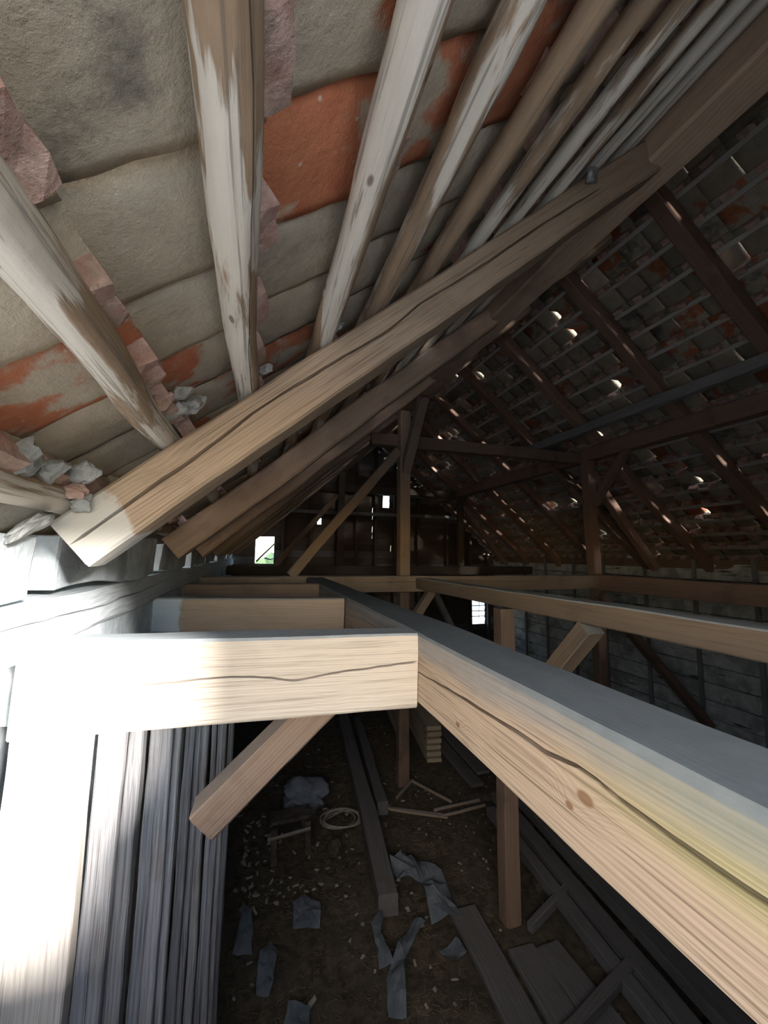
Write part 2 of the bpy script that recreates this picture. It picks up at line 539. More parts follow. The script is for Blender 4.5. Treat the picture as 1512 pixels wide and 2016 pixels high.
# ------------------------------------------------------------------ setting: ground, floor, walls
bm = bmesh.new()
bmesh.ops.create_grid(bm, x_segments=40, y_segments=40, size=30)
for v in bm.verts:
    v.co.z = .25 * noise.noise(v.co * .3)
me = bpy.data.meshes.new('ground')
bm.to_mesh(me)
bm.free()
g = link('ground_outside', me, M['ground'])  # unseen ground, added to throw daylight up under the roof
g.location = V(2, 3, -2.45)
g['kind'] = 'structure'

bm = bmesh.new()
bmesh.ops.create_grid(bm, x_segments=110, y_segments=170, size=1)
for v in bm.verts:
    x, y = -.62 + (v.co.x + 1) / 2 * 6.1, YB - .1 + (v.co.y + 1) / 2 * (YG - YB + .2)
    p = Vector((x, y, 0))
    h = .035 * noise.noise(p * 1.4) + .022 * noise.noise(p * 5) + .012 * noise.noise(p * 14)
    h *= 1.0 if x < 1.3 else max(.25, 1 - (x - 1.3) * 1.5)
    v.co = V(x, y, -2.1 + h)
me = bpy.data.meshes.new('floor')
bm.to_mesh(me)
bm.free()
fl = link('floor', me, M['dirt'])
fl['kind'] = 'structure'


def slab(name, lo, hi, mat, parent=None, amp=.004, seed=1, cuts=6):
    """A thick wall block with slightly uneven faces."""
    bm = bmesh.new()
    bmesh.ops.create_cube(bm, size=1)
    bmesh.ops.bevel(bm, geom=list(bm.edges), offset=.02, segments=1, affect='EDGES')
    bmesh.ops.subdivide_edges(bm, edges=list(bm.edges), cuts=cuts, use_grid_fill=True)
    a, b = V(*lo), V(*hi)
    c, d = (a + b) / 2, b - a
    for v in bm.verts:
        p = Vector((v.co.x * d.x, v.co.y * d.y, v.co.z * d.z))
        q = p * 3 + Vector((seed * 3.1, seed, 0))
        v.co = p + Vector((noise.noise(q), noise.noise(q + Vector((9, 0, 0))), noise.noise(q + Vector((0, 9, 0))))) * amp * S
    me = bpy.data.meshes.new('slab')
    bm.to_mesh(me)
    bm.free()
    o = link(name, me, M[mat], parent)
    o.location = c
    return o


wl = struct('wall_left', 'limewashed plaster wall under the left roof slope', 'wall')
slab('plaster_face', (-.66, 1.20, -.40), (-.44, YG, -.215), 'plaster', wl, .015, 2, 24)
slab('plaster_face', (-.66, 1.92, -2.2), (-.44, YG, -.40), 'plaster', wl, .015, 22, 16)
slab('plaster_face', (-.78, 1.0, -2.2), (-.67, YG, -.10), 'plaster', wl, .008, 23, 8)
slab('plaster_face', (-.72, YB - .1, -2.2), (-.52, DY0, -.215), 'plaster', wl, .01, 3)
slab('doorway_sill', (-.72, DY0 - .02, -2.2), (-.50, DY1 + .1, DZ0), 'plaster', wl, .012, 4)
slab('door_jamb', (-.72, DY1, -2.2), (-.585, 1.06, -.21), 'plaster', wl, .014, 5, 12)
for k, (y0, y1) in enumerate(((.55, .99), (1.13, 1.60), (1.61, 2.03), (2.17, 2.92), (3.08, 3.87), (4.03, 4.77), (4.93, 5.67), (5.83, 6.6), (6.75, 7.5), (7.6, 8.3))):
    slab('infill_block', (-.62, y0, -.095), (-.425 - .012 * (k % 2), y1, .035 + .012 * ((k * 7) % 3)), 'plaster', wl, .022, 10 + k, 9)

wr = struct('wall_right', 'whitewashed board wall beyond the right floor beam', 'wall')
rng = random.Random(5)
slab('wall_backing', (5.34, YB - .1, -2.2), (5.5, YG, -.02), 'dark', wr, .005, 6)
yy = YB
while yy < YG:
    yw = .62 + rng.random() * .12
    for k in range(10):
        z0 = -2.12 + k * .205
        slab('plank', (5.29 + rng.random() * .012, yy + .012, z0 + .006), (5.345, min(yy + yw, YG) - .02, z0 + .199), 'white', wr, .005, rng.randint(1, 99), 3)
    beam('stud', (5.285, yy, -2.1), (5.285, yy, -.02), .05, .04, 'grey', up=(1, 0, 0), parent=wr, seg=8)
    yy += yw


def roof_z(x):
    return min((.34 + SA * x) / CA, (D_UN + .1 - SA * x) / CA)


wb = struct('wall_back', 'dark far gable of horizontal boards with gaps to daylight', 'wall')
holes = [(-.02, .33, -.18, .22), (2.60, 2.74, 1.10, 1.27), (4.75, 5.08, -1.50, -1.00), (1.18, 1.26, .60, .68)]
z = -2.1
rng = random.Random(8)
bw = .135
while z < 2.52:
    zt = z + bw
    x0, x1 = -.62, 5.45
    if zt > .05:
        x0 = max(x0, (CA * z - .38) / SA)
        x1 = min(x1, (D_TI - CA * z) / SA)
    spans = [(x0, x1)]
    for (a, b, c, d) in holes:
        if z < d - .02 and zt > c + .02:
            nsp = []
            for (p, q) in spans:
                if b <= p or a >= q:
                    nsp.append((p, q))
                else:
                    nsp += [(p, a)] if a > p + .05 else []
                    nsp += [(b, q)] if q > b + .05 else []
            spans = nsp
    for (p, q) in spans:
        if q - p > .02:
            for i in range(2 if q - p > 2.5 else 1):
                nseg = 2 if q - p > 2.5 else 1
                a, b = p + (q - p) * i / nseg, p + (q - p) * (i + 1) / nseg - .004
                beam('plank', (b, YG + .03 + .02 * rng.random(), z + bw / 2), (a, YG + .03, z + bw / 2 + .006 * rng.random()), .022, bw + .012,
                     'darkened' if rng.random() < .8 else 'floorwood', up=(0, -.16, 1), parent=wb, seg=10, amp=.004)
    z = zt
for x in (.5, 1.05, 1.62, 2.0, 2.42, 2.85, 3.4, 4.1, 4.68, 5.14):
    beam('stud', (x, YG - .03, -2.1), (x, YG - .03, roof_z(x) - .05), .06, .07, 'darkened', up=(0, 1, 0), parent=wb, seg=12)
beam('rail', (-.3, YG - .08, .86), (5.0, YG - .08, .84), .06, .07, 'grey', parent=wb)
beam('rail', (1.4, YG - .08, 1.34), (3.4, YG - .08, 1.30), .06, .08, 'grey', parent=wb)
for k in range(3):     # glazing bars of the little far window
    beam('window_bar', (4.74, YG, -1.14 - k * .12), (5.10, YG, -1.14 - k * .12), .015, .02, 'grey', parent=wb, seg=4)
beam('window_bar', (4.91, YG, -1.50), (4.91, YG, -1.0), .02, .015, 'grey', up=(1, 0, 0), parent=wb, seg=4)

wf = struct('wall_front', 'unseen gable wall behind the photographer, its hatch shaped for the light', 'wall')
slab('gable_wall', (HX1, YB - .12, -2.2), (5.5, YB, 2.5), 'grey', wf, .004, 7)
slab('gable_wall', (-.72, YB - .12, -2.2), (HX1, YB, HZ0), 'grey', wf, .004, 8)
slab('gable_wall', (-.4, YB - .12, HZ1), (HX1, YB, 2.3), 'grey', wf, .004, 9)

# ------------------------------------------------------------------ roof tiles
TW, TL, TT = .222, .315, .014         # width along the eaves, length up the slope, thickness


def tile_mesh(seed, nx=10, ny=6, broken=0, rise=.036, mir=1):
    """Pantile: local X along the eaves, Y up the slope (head at 0), Z outward. The +X edge rolls inward; a nib hangs at the head."""
    so = Vector((seed * 6.1, seed * 3.3, 1))
    bm = bmesh.new()

    def prof(u):                      # u = 0 plain edge, 1 = edge that curls outward over its neighbour
        z = .005 - .005 * math.sin(u / .7 * math.pi) if u < .7 else .005
        if u > .68:                   # edge turned outward, lying over the neighbour
            z += rise * ((u - .68) / .32) ** 1.5
        return z
    grid = {}
    for s in (0, 1):
        for i in range(nx + 1):
            for j in range(ny + 1):
                u, w = i / nx, j / ny
                x = (u - .5) * TW
                y = -TL * (1 - w)
                z = prof(u) + TT * s
                if broken == 1 and i < 2 and j in (2, 3):
                    x += .050 - .02 * i
                if broken == 2 and j == ny and i < 3:
                    y -= .05
                p = Vector((x * 9, y * 9, 0)) + so
                e = 1 if (i in (0, nx) or j in (0, ny)) else .4
                x += .004 * e * noise.noise(p * 3)
                y += .005 * e * noise.noise(p * 3 + Vector((7, 0, 0)))
                z += .004 * noise.noise(p * .6) + (.0025 * noise.noise(p * 2.5) if s == 0 else 0)
                grid[s, i, j] = bm.verts.new((mir * x * S, y * S, z * S))
    for i in range(nx):
        for j in range(ny):
            bm.faces.new([grid[0, i, j], grid[0, i, j + 1], grid[0, i + 1, j + 1], grid[0, i + 1, j]])
            bm.faces.new([grid[1, i, j], grid[1, i + 1, j], grid[1, i + 1, j + 1], grid[1, i, j + 1]])
    for i in range(nx):
        bm.faces.new([grid[0, i, 0], grid[0, i + 1, 0], grid[1, i + 1, 0], grid[1, i, 0]])
        bm.faces.new([grid[0, i, ny], grid[1, i, ny], grid[1, i + 1, ny], grid[0, i + 1, ny]])
    for j in range(ny):
        bm.faces.new([grid[0, 0, j], grid[1, 0, j], grid[1, 0, j + 1], grid[0, 0, j + 1]])
        bm.faces.new([grid[0, nx, j], grid[0, nx, j + 1], grid[1, nx, j + 1], grid[1, nx, j]])
    for f in bm.faces:
        f.smooth = True
    bm.normal_update()
    for f in bm.faces:
        if abs(f.normal.z) < .55:
            f.smooth = False
    # nib: a broken-edged block of clay that hooks over the batten
    r = random.Random(seed)
    x0, x1 = -.062 + r.random() * .02, .018 + r.random() * .02
    ys = (-.040, 0.0)
    dz = .032 + .012 * r.random()
    nv = {}
    for i in range(4):
        for j in range(3):
            for k in range(3):
                x = x0 + (x1 - x0) * i / 3
                y = ys[0] + (ys[1] - ys[0]) * j / 2
                zz = .012 - (dz + .012) * k / 2
                q = Vector((x * 30, y * 30, zz * 30)) + so
                sh = .008 * (k > 0)
                nv[i, j, k] = bm.verts.new(((x + sh * noise.noise(q * 2)) * S, (y + sh * noise.noise(q * 2 + Vector((5, 0, 0)))) * S, (zz + sh * noise.noise(q * 2 + Vector((0, 5, 0)))) * S))
    nf = []

    def quad(a, b, c, d):
        nf.append(bm.faces.new([nv[a], nv[b], nv[c], nv[d]]))
    for i in range(3):
        for j in range(2):
            quad((i, j, 2), (i, j + 1, 2), (i + 1, j + 1, 2), (i + 1, j, 2))
        for k in range(2):
            quad((i, 0, k), (i, 0, k + 1), (i + 1, 0, k + 1), (i + 1, 0, k))
            quad((i, 2, k), (i + 1, 2, k), (i + 1, 2, k + 1), (i, 2, k + 1))
    for j in range(2):
        for k in range(2):
            quad((0, j, k), (0, j + 1, k), (0, j + 1, k + 1), (0, j, k + 1))
            quad((3, j, k), (3, j, k + 1), (3, j + 1, k + 1), (3, j + 1, k))
    for f in nf:
        f.material_index = 1
        f.smooth = False
    bmesh.ops.recalc_face_normals(bm, faces=bm.faces)
    me = bpy.data.meshes.new('roof_tile')
    bm.to_mesh(me)
    bm.free()
    me.materials.append(M['tile'])
    me.materials.append(M['brick'])
    return me


HI = [tile_mesh(k, 12, 8) for k in range(1, 8)]
LO = [tile_mesh(k + 20, 6, 3) for k in range(1, 6)]
BROK = [tile_mesh(41, 8, 6, 1), tile_mesh(42, 8, 6, 1)]
RLO = [tile_mesh(k + 60, 6, 3, 0, .026, -1) for k in range(1, 6)]
RBROK = [tile_mesh(k + 80, 8, 6, 1, .026, -1) for k in range(1, 3)]


def merged(name, items, parent):
    """Far tiles that nobody could pick out, joined into one part."""
    vs, fs, mi = [], [], []
    for me, mw in items:
        b = len(vs)
        vs += [mw @ v.co for v in me.vertices]
        for p in me.polygons:
            fs.append([b + i for i in p.vertices])
            mi.append(p.material_index)
    me = bpy.data.meshes.new(name)
    me.from_pydata(vs, [], fs)
    me.materials.append(M['tile'])
    me.materials.append(M['brick'])
    me.polygons.foreach_set('material_index', mi)
    o = link(name, me, None, parent)
    o['kind'] = 'stuff'
    o.color = (.42, .75, .3, 1)
    return o


POLE_S = [-.237, .011, .239, .477, .676, .886, 1.09, 1.285, 1.477, 1.70, 1.92, 2.14, 2.36, 2.58, 2.80, 3.02, 3.22, 3.40]
TILT = math.asin(.020 / .25)
roofL = struct('roof_left', 'underside of the left roof slope in old clay tiles, beige to orange', 'roof')
roofR = struct('roof_right', 'dark underside of the right roof slope in old clay tiles', 'roof')
# bare orange / red tiles seen in the left slope: (row of the pole they hang on, column)
ORANGE = {(3, 1): (.62, 1.15, 0), (4, 1): (.46, .95, 0), (5, 1): (.60, .85, 0), (4, 2): (.42, .8, 0), (6, 0): (.5, .75, 0),
          (1, 2): (.52, .9, .0), (2, 3): (.50, .9, 0), (2, 4): (.5, .9, 0), (2, 5): (.46, .85, 0), (3, 0): (.40, 1.0, .1), (2, 0): (.28, 1.0, .45), (2, 1): (.22, 1.0, .38),
          (7, 1): (.46, .7, .1), (5, 3): (.45, .8, .1), (3, 4): (.5, .8, 0), (1, 0): (.3, 1.0, .3), (1, 1): (.3, 1.05, .3), (4, 0): (.34, 1.0, .15), (4, 5): (.5, .8, .1), (3, 6): (.5, .8, .1)}
rng = random.Random(11)
far = []
Y0 = .236
for r, sp in enumerate(POLE_S):
    c = -3
    while True:
        y = Y0 + PITCH * (c + .5)
        if y > YG + .2:
            break
        sh = sp + .030 + .040
        me = (HI if (r < 11 and c < 8) else LO)[rng.randrange(5)]
        if rng.random() < .03 and c > 6:
            me = BROK[rng.randrange(2)]
        dy, ds, da, dc = (rng.random() - .5) * .010, (rng.random() - .5) * .022, (rng.random() - .5) * .035, (rng.random() - .5) * .004
        p = V(*LR(sh + ds, y + dy, C_TI + dc))
        ydir = Vector((CA, 0, SA)) * math.cos(TILT) - Vector((-SA, 0, CA)) * math.sin(TILT)
        ydir = (ydir + Vector((0, da, 0))).normalized()
        mw = frame(p, (-SA, 0, CA), ydir)
        # columns: X local = -Y world, Y local = upslope
        zax = Vector((mw[0][2], mw[1][2], mw[2][2]))
        xax = ydir.cross(zax)
        mw = Matrix(((xax.x, ydir.x, zax.x, p.x), (xax.y, ydir.y, zax.y, p.y), (xax.z, ydir.z, zax.z, p.z), (0, 0, 0, 1)))
        if r < 11 and c < 14:
            o = link('roof_tile', me, None, roofL)
            o.matrix_world = mw
            rd = ORANGE.get((r, c))
            if rd is None:
                rd = (.18 + .22 * rng.random() ** 2 + (.18 if rng.random() < .2 else 0), .82 + .3 * rng.random(), .12 + .3 * rng.random() ** 2)
            o.color = (rd[0], rd[1], rd[2], 1)
        else:
            far.append((me, mw))
        c += 1
merged('distant_roof_tiles', far, roofL)

SR_EAVE, SR_RIDGE = -4.18, .05          # slope coordinate on the right side
RROWS = [SR_EAVE + .12 + .229 * k for k in range(19)]
cand = []
rng = random.Random(21)
for r, sp in enumerate(RROWS):
    for c in range(48):
        y = YB + .1 + PITCH * c
        if y > YG + .15:
            continue
        sh = sp + .05
        p = V(*RR(sh + (rng.random() - .5) * .02, y + (rng.random() - .5) * .014, D_TI))
        ydir = Vector((-CA, (rng.random() - .5) * .05, SA))
        nrm = Vector((SA, 0, CA))
        ydir = (ydir.normalized() * math.cos(TILT) - nrm * math.sin(TILT)).normalized()
        zax = (nrm - ydir * nrm.dot(ydir)).normalized()
        xax = ydir.cross(zax)
        mw = Matrix(((xax.x, ydir.x, zax.x, p.x), (xax.y, ydir.y, zax.y, p.y), (xax.z, ydir.z, zax.z, p.z), (0, 0, 0, 1)))
        ctr = Vector(RR(sp, y, D_TI))
        ok = 1.2 < y and ctr.x < 1.9 * y and rng.random() < 2
        cand.append((ctr.length + (0 if ok else 100), r, c, mw))
cand.sort(key=lambda q: q[0])
far = []
for k, (d, r, c, mw) in enumerate(cand):
    b = rng.random() < (.045 if d > 3.5 else .03)
    me = RBROK[rng.randrange(2)] if b else RLO[rng.randrange(5)]
    if k < 296:
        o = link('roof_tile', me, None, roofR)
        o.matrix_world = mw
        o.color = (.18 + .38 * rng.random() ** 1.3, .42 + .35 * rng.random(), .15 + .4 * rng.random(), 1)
    else:
        far.append((me, mw))
merged('distant_roof_tiles', far, roofR)

# ridge tiles close the top
for k in range(24):
    y = YB + .2 + k * .4
    bm = bmesh.new()
    vs = []
    for i in range(9):
        a = math.pi * (i / 8)
        for rr in (.13, .145):
            for yy in (-.21, .21):
                vs.append(bm.verts.new((math.cos(a) * rr * S, yy * S, (math.sin(a) * rr * .8) * S)))
    for i in range(8):
        b = i * 4
        for (p, q) in ((0, 1), (1, 3), (3, 2), (2, 0)):
            bm.faces.new([vs[b + p], vs[b + q], vs[b + 4 + q], vs[b + 4 + p]])
    bmesh.ops.recalc_face_normals(bm, faces=bm.faces)
    me = bpy.data.meshes.new('ridge_tile')
    bm.to_mesh(me)
    bm.free()
    o = link('ridge_tile', me, M['tile'], roofR)
    o.location = V(2.372, y, 2.49)
    o.color = (.5, .7, .2, 1)

# ------------------------------------------------------------------ pole battens of the left slope
DESC = ['lowest pole batten of the left slope, short grey pole end on the masonry', 'thick pale pole batten running down to the rafter foot, second from the eave',
        'stout pale pole batten with a long drying crack and brown bark at its lower end', 'pale pole batten with splintered bark, just above the cracked one',
        'pale pole batten with one long brown bark patch, left of the all-brown one', 'brown bark-covered pole batten, sixth up from the eave',
        'pole batten brown above and pale below, seventh up from the eave', 'thin pale pole batten, eighth up from the eave',
        'thin greyish pole batten, ninth up from the eave', 'thin grey pole batten crossing just before the purlin, tenth up from the eave']
BARK = [.50, .56, .54, .51, .49, .40, .45, .55, .52, .58]
RAD = [.030, .030, .029, .028, .027, .025, .023, .021, .020, .020]
for r, sp in enumerate(POLE_S[:-1]):
    rd = RAD[r] if r < 10 else .020
    L = 4.6 if r < 10 else YG - .1
    y0 = .02 if r < 9 else .02
    if r == 0:
        y0 = .55
    me = pole_mesh(L * S, rd * S * 1.04, rd * S * .86, 60 + r, seg=90, nr=36 if r == 2 else 16, wob=.016 if r else .01, crack=(r == 2))
    o = link('pole_batten', me, M['pole'])
    a, b = V(*LR(sp, y0, C_RT + rd + .002)), V(*LR(sp + (.01 if r else -.02), y0 + L, C_RT + rd + .002))
    o.matrix_world = frame(a, (-SA, 0, CA), b - a)
    zn = {1: (-9, .60, .92), 2: (.42, .78, 1.5), 3: (-9, .35, 1.2), 4: (-9, .7, 1.15), 6: (.75, 9, 10)}.get(r, (-9, 9, 10))
    o.color = (*zn, BARK[r] if r < 10 else .6)
    tag(o, DESC[r] if r < 10 else 'thin pole batten of the left slope above the purlin, %s up from the eave' % ORD[r], 'batten', 'pole battens of the left slope')
    if r < 10:    # the next length carries on toward the far gable
        L2 = YG - .1 - (y0 + L)
        me = pole_mesh(L2 * S, rd * S * .95, rd * S * .8, 90 + r, seg=24, nr=8, wob=.015)
        o2 = link('pole_end', me, M['pole'], o)
        a, b = V(*LR(sp, y0 + L, C_RT + rd)), V(*LR(sp, y0 + L + L2, C_RT + rd))
        o2.matrix_world = frame(a, (-SA, 0, CA), b - a)
        o2.color = (-9, 9, 10, .6)

for r, sp in enumerate(RROWS[1:-2]):
    s0 = sp - .015
    o = beam('roof_batten', RR(s0, YG, D_RT + .017), RR(s0 + .01, YB + .05, D_RT + .017), .034, .028, 'lath', up=(SA, 0, CA), seg=60, amp=.006, bev=.004)
    tag(o, 'thin greyish lath batten of the right roof slope, %s up from its eave' % ORD[r], 'batten', 'lath battens of the right slope')

# ------------------------------------------------------------------ rafters
LY = [1.05, 2.10, 2.98, 3.9, 4.8, 5.7, 6.6, 7.5]
LLAB = ['nearest left rafter, honey brown with a long drying crack, knots and a pale foot', 'second left rafter, reddish brown, just behind the cracked one',
        'third left rafter, darker brown, close below the second', 'fourth left rafter in deep shade', 'fifth left rafter in the dark, counted from the near end',
        'sixth left rafter in the dark, counted from the near end', 'seventh left rafter in the dark, counted from the near end', 'eighth left rafter, last before the far gable']
TH = .118
for k, y in enumerate(LY):
    c = C_RT - TH / 2
    a, b = LR(-.275, y, c), LR(3.20, y, c)
    if k == 0:
        # front face looks back toward the near end
        beam('rafter', b, a, .11, TH, 'rafter', up=(-SA, 0, CA), label=LLAB[k], cat='rafter', seg=110, amp=.007, bev=.01, wane=.012,
             crack=[(.45, .0), (.56, .10), (.62, .05), (.66, .10), (.70, .14), (.74, .02), (.80, .10), (.86, .14), (.92, .0), (1.0, .0)], cdep=.035, cwid=.0045)
    else:
        beam('rafter', a, b, .105, TH, 'purlin' if k < 3 else 'tan', up=(-SA, 0, CA), label=LLAB[k], cat='rafter', seg=50, amp=.010, bev=.012, wane=.02)
RY = [.95, 1.81, 2.63, 3.60, 4.44, 5.3, 6.2, 7.1, 7.9]
RN = ['first', 'second', 'third', 'fourth', 'fifth', 'sixth', 'seventh', 'eighth', 'last']
for k, y in enumerate(RY):
    c = D_UN + .0575
    beam('rafter', RR(SR_EAVE, y, c), RR(-.12, y, c), .105, .115, 'red', up=(SA, 0, CA), cat='rafter', seg=40, amp=.010, bev=.012,
         label='dark reddish rafter of the right roof slope, %s from the near end' % RN[k])

# ------------------------------------------------------------------ long timbers
# near trimmer beam: its split face looks left, toward the camera
beam('trimmer_beam', (.505, -.28, -.3125), (.505, 3.69, -.300), .150, .185, 'beam', seg=120, amp=.004, bev=.009, wane=.012,
     crack=[(0.0, .08), (.10, .09), (.14, .09), (.172, .10), (.186, .14), (.196, .13), (.205, .075), (.24, .06), (.29, .0), (.342, -.06)], cdep=.07, cwid=.0045,
     label='large pale floor beam in front, split lengthwise, grey dust on top, running into the depth', cat='beam')
beam('floor_beam', (1.535, -.30, -.262), (1.535, 3.69, -.272), .130, .100, 'dusty', seg=60, amp=.006,
     label='second floor beam on the slim post, dusty top edge catching the light', cat='beam')
beam('floor_beam', (3.735, -.30, -.275), (3.735, 3.69, -.285), .14, .17, 'red', seg=50, amp=.006,
     label='third floor beam, dark red-brown, before the whitewashed wall', cat='beam')
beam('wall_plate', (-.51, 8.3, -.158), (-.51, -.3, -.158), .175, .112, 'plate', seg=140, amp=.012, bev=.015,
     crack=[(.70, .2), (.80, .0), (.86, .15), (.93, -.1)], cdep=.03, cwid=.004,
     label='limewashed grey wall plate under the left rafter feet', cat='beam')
beam('wall_plate', (5.36, -.3, -.08), (5.36, 8.3, -.08), .14, .12, 'brown', seg=40, label='dark wall plate under the right rafter feet', cat='beam')
beam('purlin', (1.375, -.3, 1.492), (1.375, 8.3, 1.512), .150, .135, 'purlin', seg=90, amp=.009, bev=.014,
     label='heavy brown purlin overhead carrying the left rafters', cat='beam')
beam('purlin', (3.665, -.3, 1.185), (3.665, 8.3, 1.175), .13, .16, 'red', seg=70, amp=.008, bev=.012,
     label='dark red-brown purlin under the right rafters', cat='beam')
beam('rail', (3.045, .2, 1.26), (3.045, 4.05, 1.25), .075, .085, 'grey', seg=50, amp=.005,
     label='light grey rail lying on the collar beam, left of the right purlin', cat='beam')

# ------------------------------------------------------------------ trimmer joists
beam('joist', (.43, 1.115, -.3125), (-.47, 1.115, -.293), .105, .196, 'joist', seg=70, amp=.004, bev=.008,
     crack=[(0.0, .13), (.2, .06), (.36, -.02), (.42, .02), (.6, .04), (.82, -.02)], cdep=.03, cwid=.0035,
     label='nearest short joist, bleached by daylight, from the wall to the split beam', cat='beam')
beam('joist', (.43, 2.06, -.295), (-.46, 2.15, -.283), .10, .155, 'joist_lime', seg=40, amp=.004,
     label='second short joist with a limewashed wall end', cat='beam')
beam('joist', (.43, 2.93, -.26), (-.46, 2.98, -.26), .10, .11, 'brown', seg=30, amp=.005,
     label='third short joist, brown, just before the tie beam', cat='beam')

# ------------------------------------------------------------------ trusses
YT = 3.74
beam('tie_beam', (4.0, YT, -.285), (-.47, YT, -.275), .13, .150, 'tan', seg=80, amp=.008,
     label='wide tie beam crossing the attic under both posts', cat='beam', crack=[(.25, .1), (.45, .2), (.7, .1)], cwid=.003)
beam('post', (1.365, YT, -.20), (1.365, YT, 1.43), .105, .105, 'tan', up=(1, 0, 0), seg=40, amp=.006, label='left king post standing on the tie beam under the heavy purlin', cat='post')
beam('post', (3.675, YT, -.20), (3.640, YT, 1.11), .115, .105, 'red', up=(1, 0, 0), seg=30, amp=.006, label='right post on the tie beam with three braces', cat='post')
beam('knee_brace', (1.378, 3.81, .70), (1.378, 3.26, 1.42), .085, .085, 'tan', up=(1, 0, 0), label='short brace from the left post up to the heavy purlin', cat='brace', seg=16)
beam('diagonal_brace', (1.30, YT, 1.02), (.30, YT, -.20), .085, .095, 'tan', up=(0, -1, 0), label='pale diagonal brace from the left post down to the tie beam', cat='brace', seg=30)
beam('knee_brace', (3.63, 3.78, .62), (3.63, 4.34, 1.20), .075, .075, 'red', up=(1, 0, 0), label='brace from the right post to the purlin on its far side', cat='brace', seg=14)
beam('knee_brace', (3.665, 3.69, .60), (3.665, 3.17, 1.18), .075, .08, 'red', up=(1, 0, 0), label='brace from the right post to the purlin on its near side', cat='brace', seg=14)
beam('strut', (3.70, YT, .93), (4.60, YT, -.14), .085, .09, 'red', up=(0, -1, 0), label='strut slanting outward from the right post to the wall side', cat='brace', seg=20)
beam('collar_beam', (3.85, YT + .105, 1.155), (1.05, YT + .105, 1.155), .09, .125, 'brown', seg=40, amp=.007, label='collar beam joining the tops of the two near posts', cat='beam')
beam('post', (1.485, 2.24, -2.12), (1.480, 2.24, -.325), .095, .095, 'brown', up=(1, 0, 0), seg=40, amp=.005, label='slim post from the floor to the second floor beam', cat='post')
beam('knee_brace', (1.520, 2.20, -1.0), (1.520, 1.58, -.33), .085, .10, 'tan', up=(1, 0, 0), seg=16, label='brace from the slim post up to the second floor beam', cat='brace')
beam('post', (1.365, YT, -2.12), (1.365, YT, -.36), .10, .10, 'brown', up=(1, 0, 0), seg=24, label='lower post under the left end of the tie beam', cat='post')
beam('knee_brace', (1.32, YT, -.85), (1.66, YT, -.36), .08, .09, 'tan', up=(0, -1, 0), seg=12, label='brace under the tie beam beside the split beam', cat='brace')
beam('post', (3.70, YT, -2.12), (3.70, YT, -.36), .11, .11, 'red', up=(1, 0, 0), seg=24, label='lower post under the right end of the tie beam', cat='post')
beam('strut', (3.66, YT - .08, -.42), (5.19, YT - .08, -1.98), .085, .11, 'red', up=(0, -1, 0), seg=24, label='red-brown strut slanting down before the whitewashed wall', cat='brace')
beam('strut', (2.15, 4.9, -.35), (3.05, 4.9, -2.05), .07, .10, 'grey', up=(0, -1, 0), seg=16, label='grey timber leaning beyond the tie beam', cat='brace')
beam('diagonal_brace', (.215, 1.18, -.385), (-.10, 1.205, -.68), .085, .090, 'brown', up=(0, -1, 0), seg=20, amp=.005, label='short brace under the nearest joist with a limed foot on the wall boards', cat='brace')
Y2 = 6.9
beam('tie_beam', (5.2, Y2, -.285), (-.47, Y2, -.275), .13, .150, 'darkened', seg=40, label='far tie beam near the gable', cat='beam')
beam('post', (1.365, Y2, -.20), (1.365, Y2, 1.43), .105, .105, 'darkened', up=(1, 0, 0), seg=20, label='left post of the far truss', cat='post')
beam('post', (3.66, Y2, -.20), (3.66, Y2, 1.11), .105, .105, 'darkened', up=(1, 0, 0), seg=20, label='right post of the far truss', cat='post')
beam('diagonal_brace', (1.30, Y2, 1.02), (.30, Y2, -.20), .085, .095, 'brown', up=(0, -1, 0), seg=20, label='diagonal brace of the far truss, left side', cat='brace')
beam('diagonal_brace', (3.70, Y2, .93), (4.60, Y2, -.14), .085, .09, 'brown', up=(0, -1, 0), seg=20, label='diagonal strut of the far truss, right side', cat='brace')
beam('collar_beam', (3.85, Y2 + .105, 1.155), (1.05, Y2 + .105, 1.155), .09, .125, 'darkened', seg=20, label='collar beam of the far truss', cat='beam')

# ------------------------------------------------------------------ weathered boards standing at the left wall
bx = -.535
rng = random.Random(4)
BW = [.160, .030, .034, .036, .030, .034, .020, .027, .018, .023, .016, .020, .015, .017]
yb = 1.235
for k, w in enumerate(BW):
    y = yb + .035 * k + .018 * ((k * 5) % 3)
    top = -.43 if k == 0 else -.40 + .02 * rng.random()
    lean = .034 + .004 * rng.random() - (.002 * k)
    o = beam('wall_board', (bx + w / 2 - lean, y, -2.12), (bx + w / 2, y, top), w * 1.02, .045 + .03 * rng.random(), 'paleboard' if k == 0 else 'wallboard',
             up=(0, -1, 0), seg=50, amp=.006, bev=.005,
             label=['wide pale board standing at the left wall under the nearest joist'][0] if k == 0 else 'weathered grey wall board, %s to the right of the wide pale one' % ORD[k - 1], cat='board',
             group='boards standing at the left wall')
    bx += w

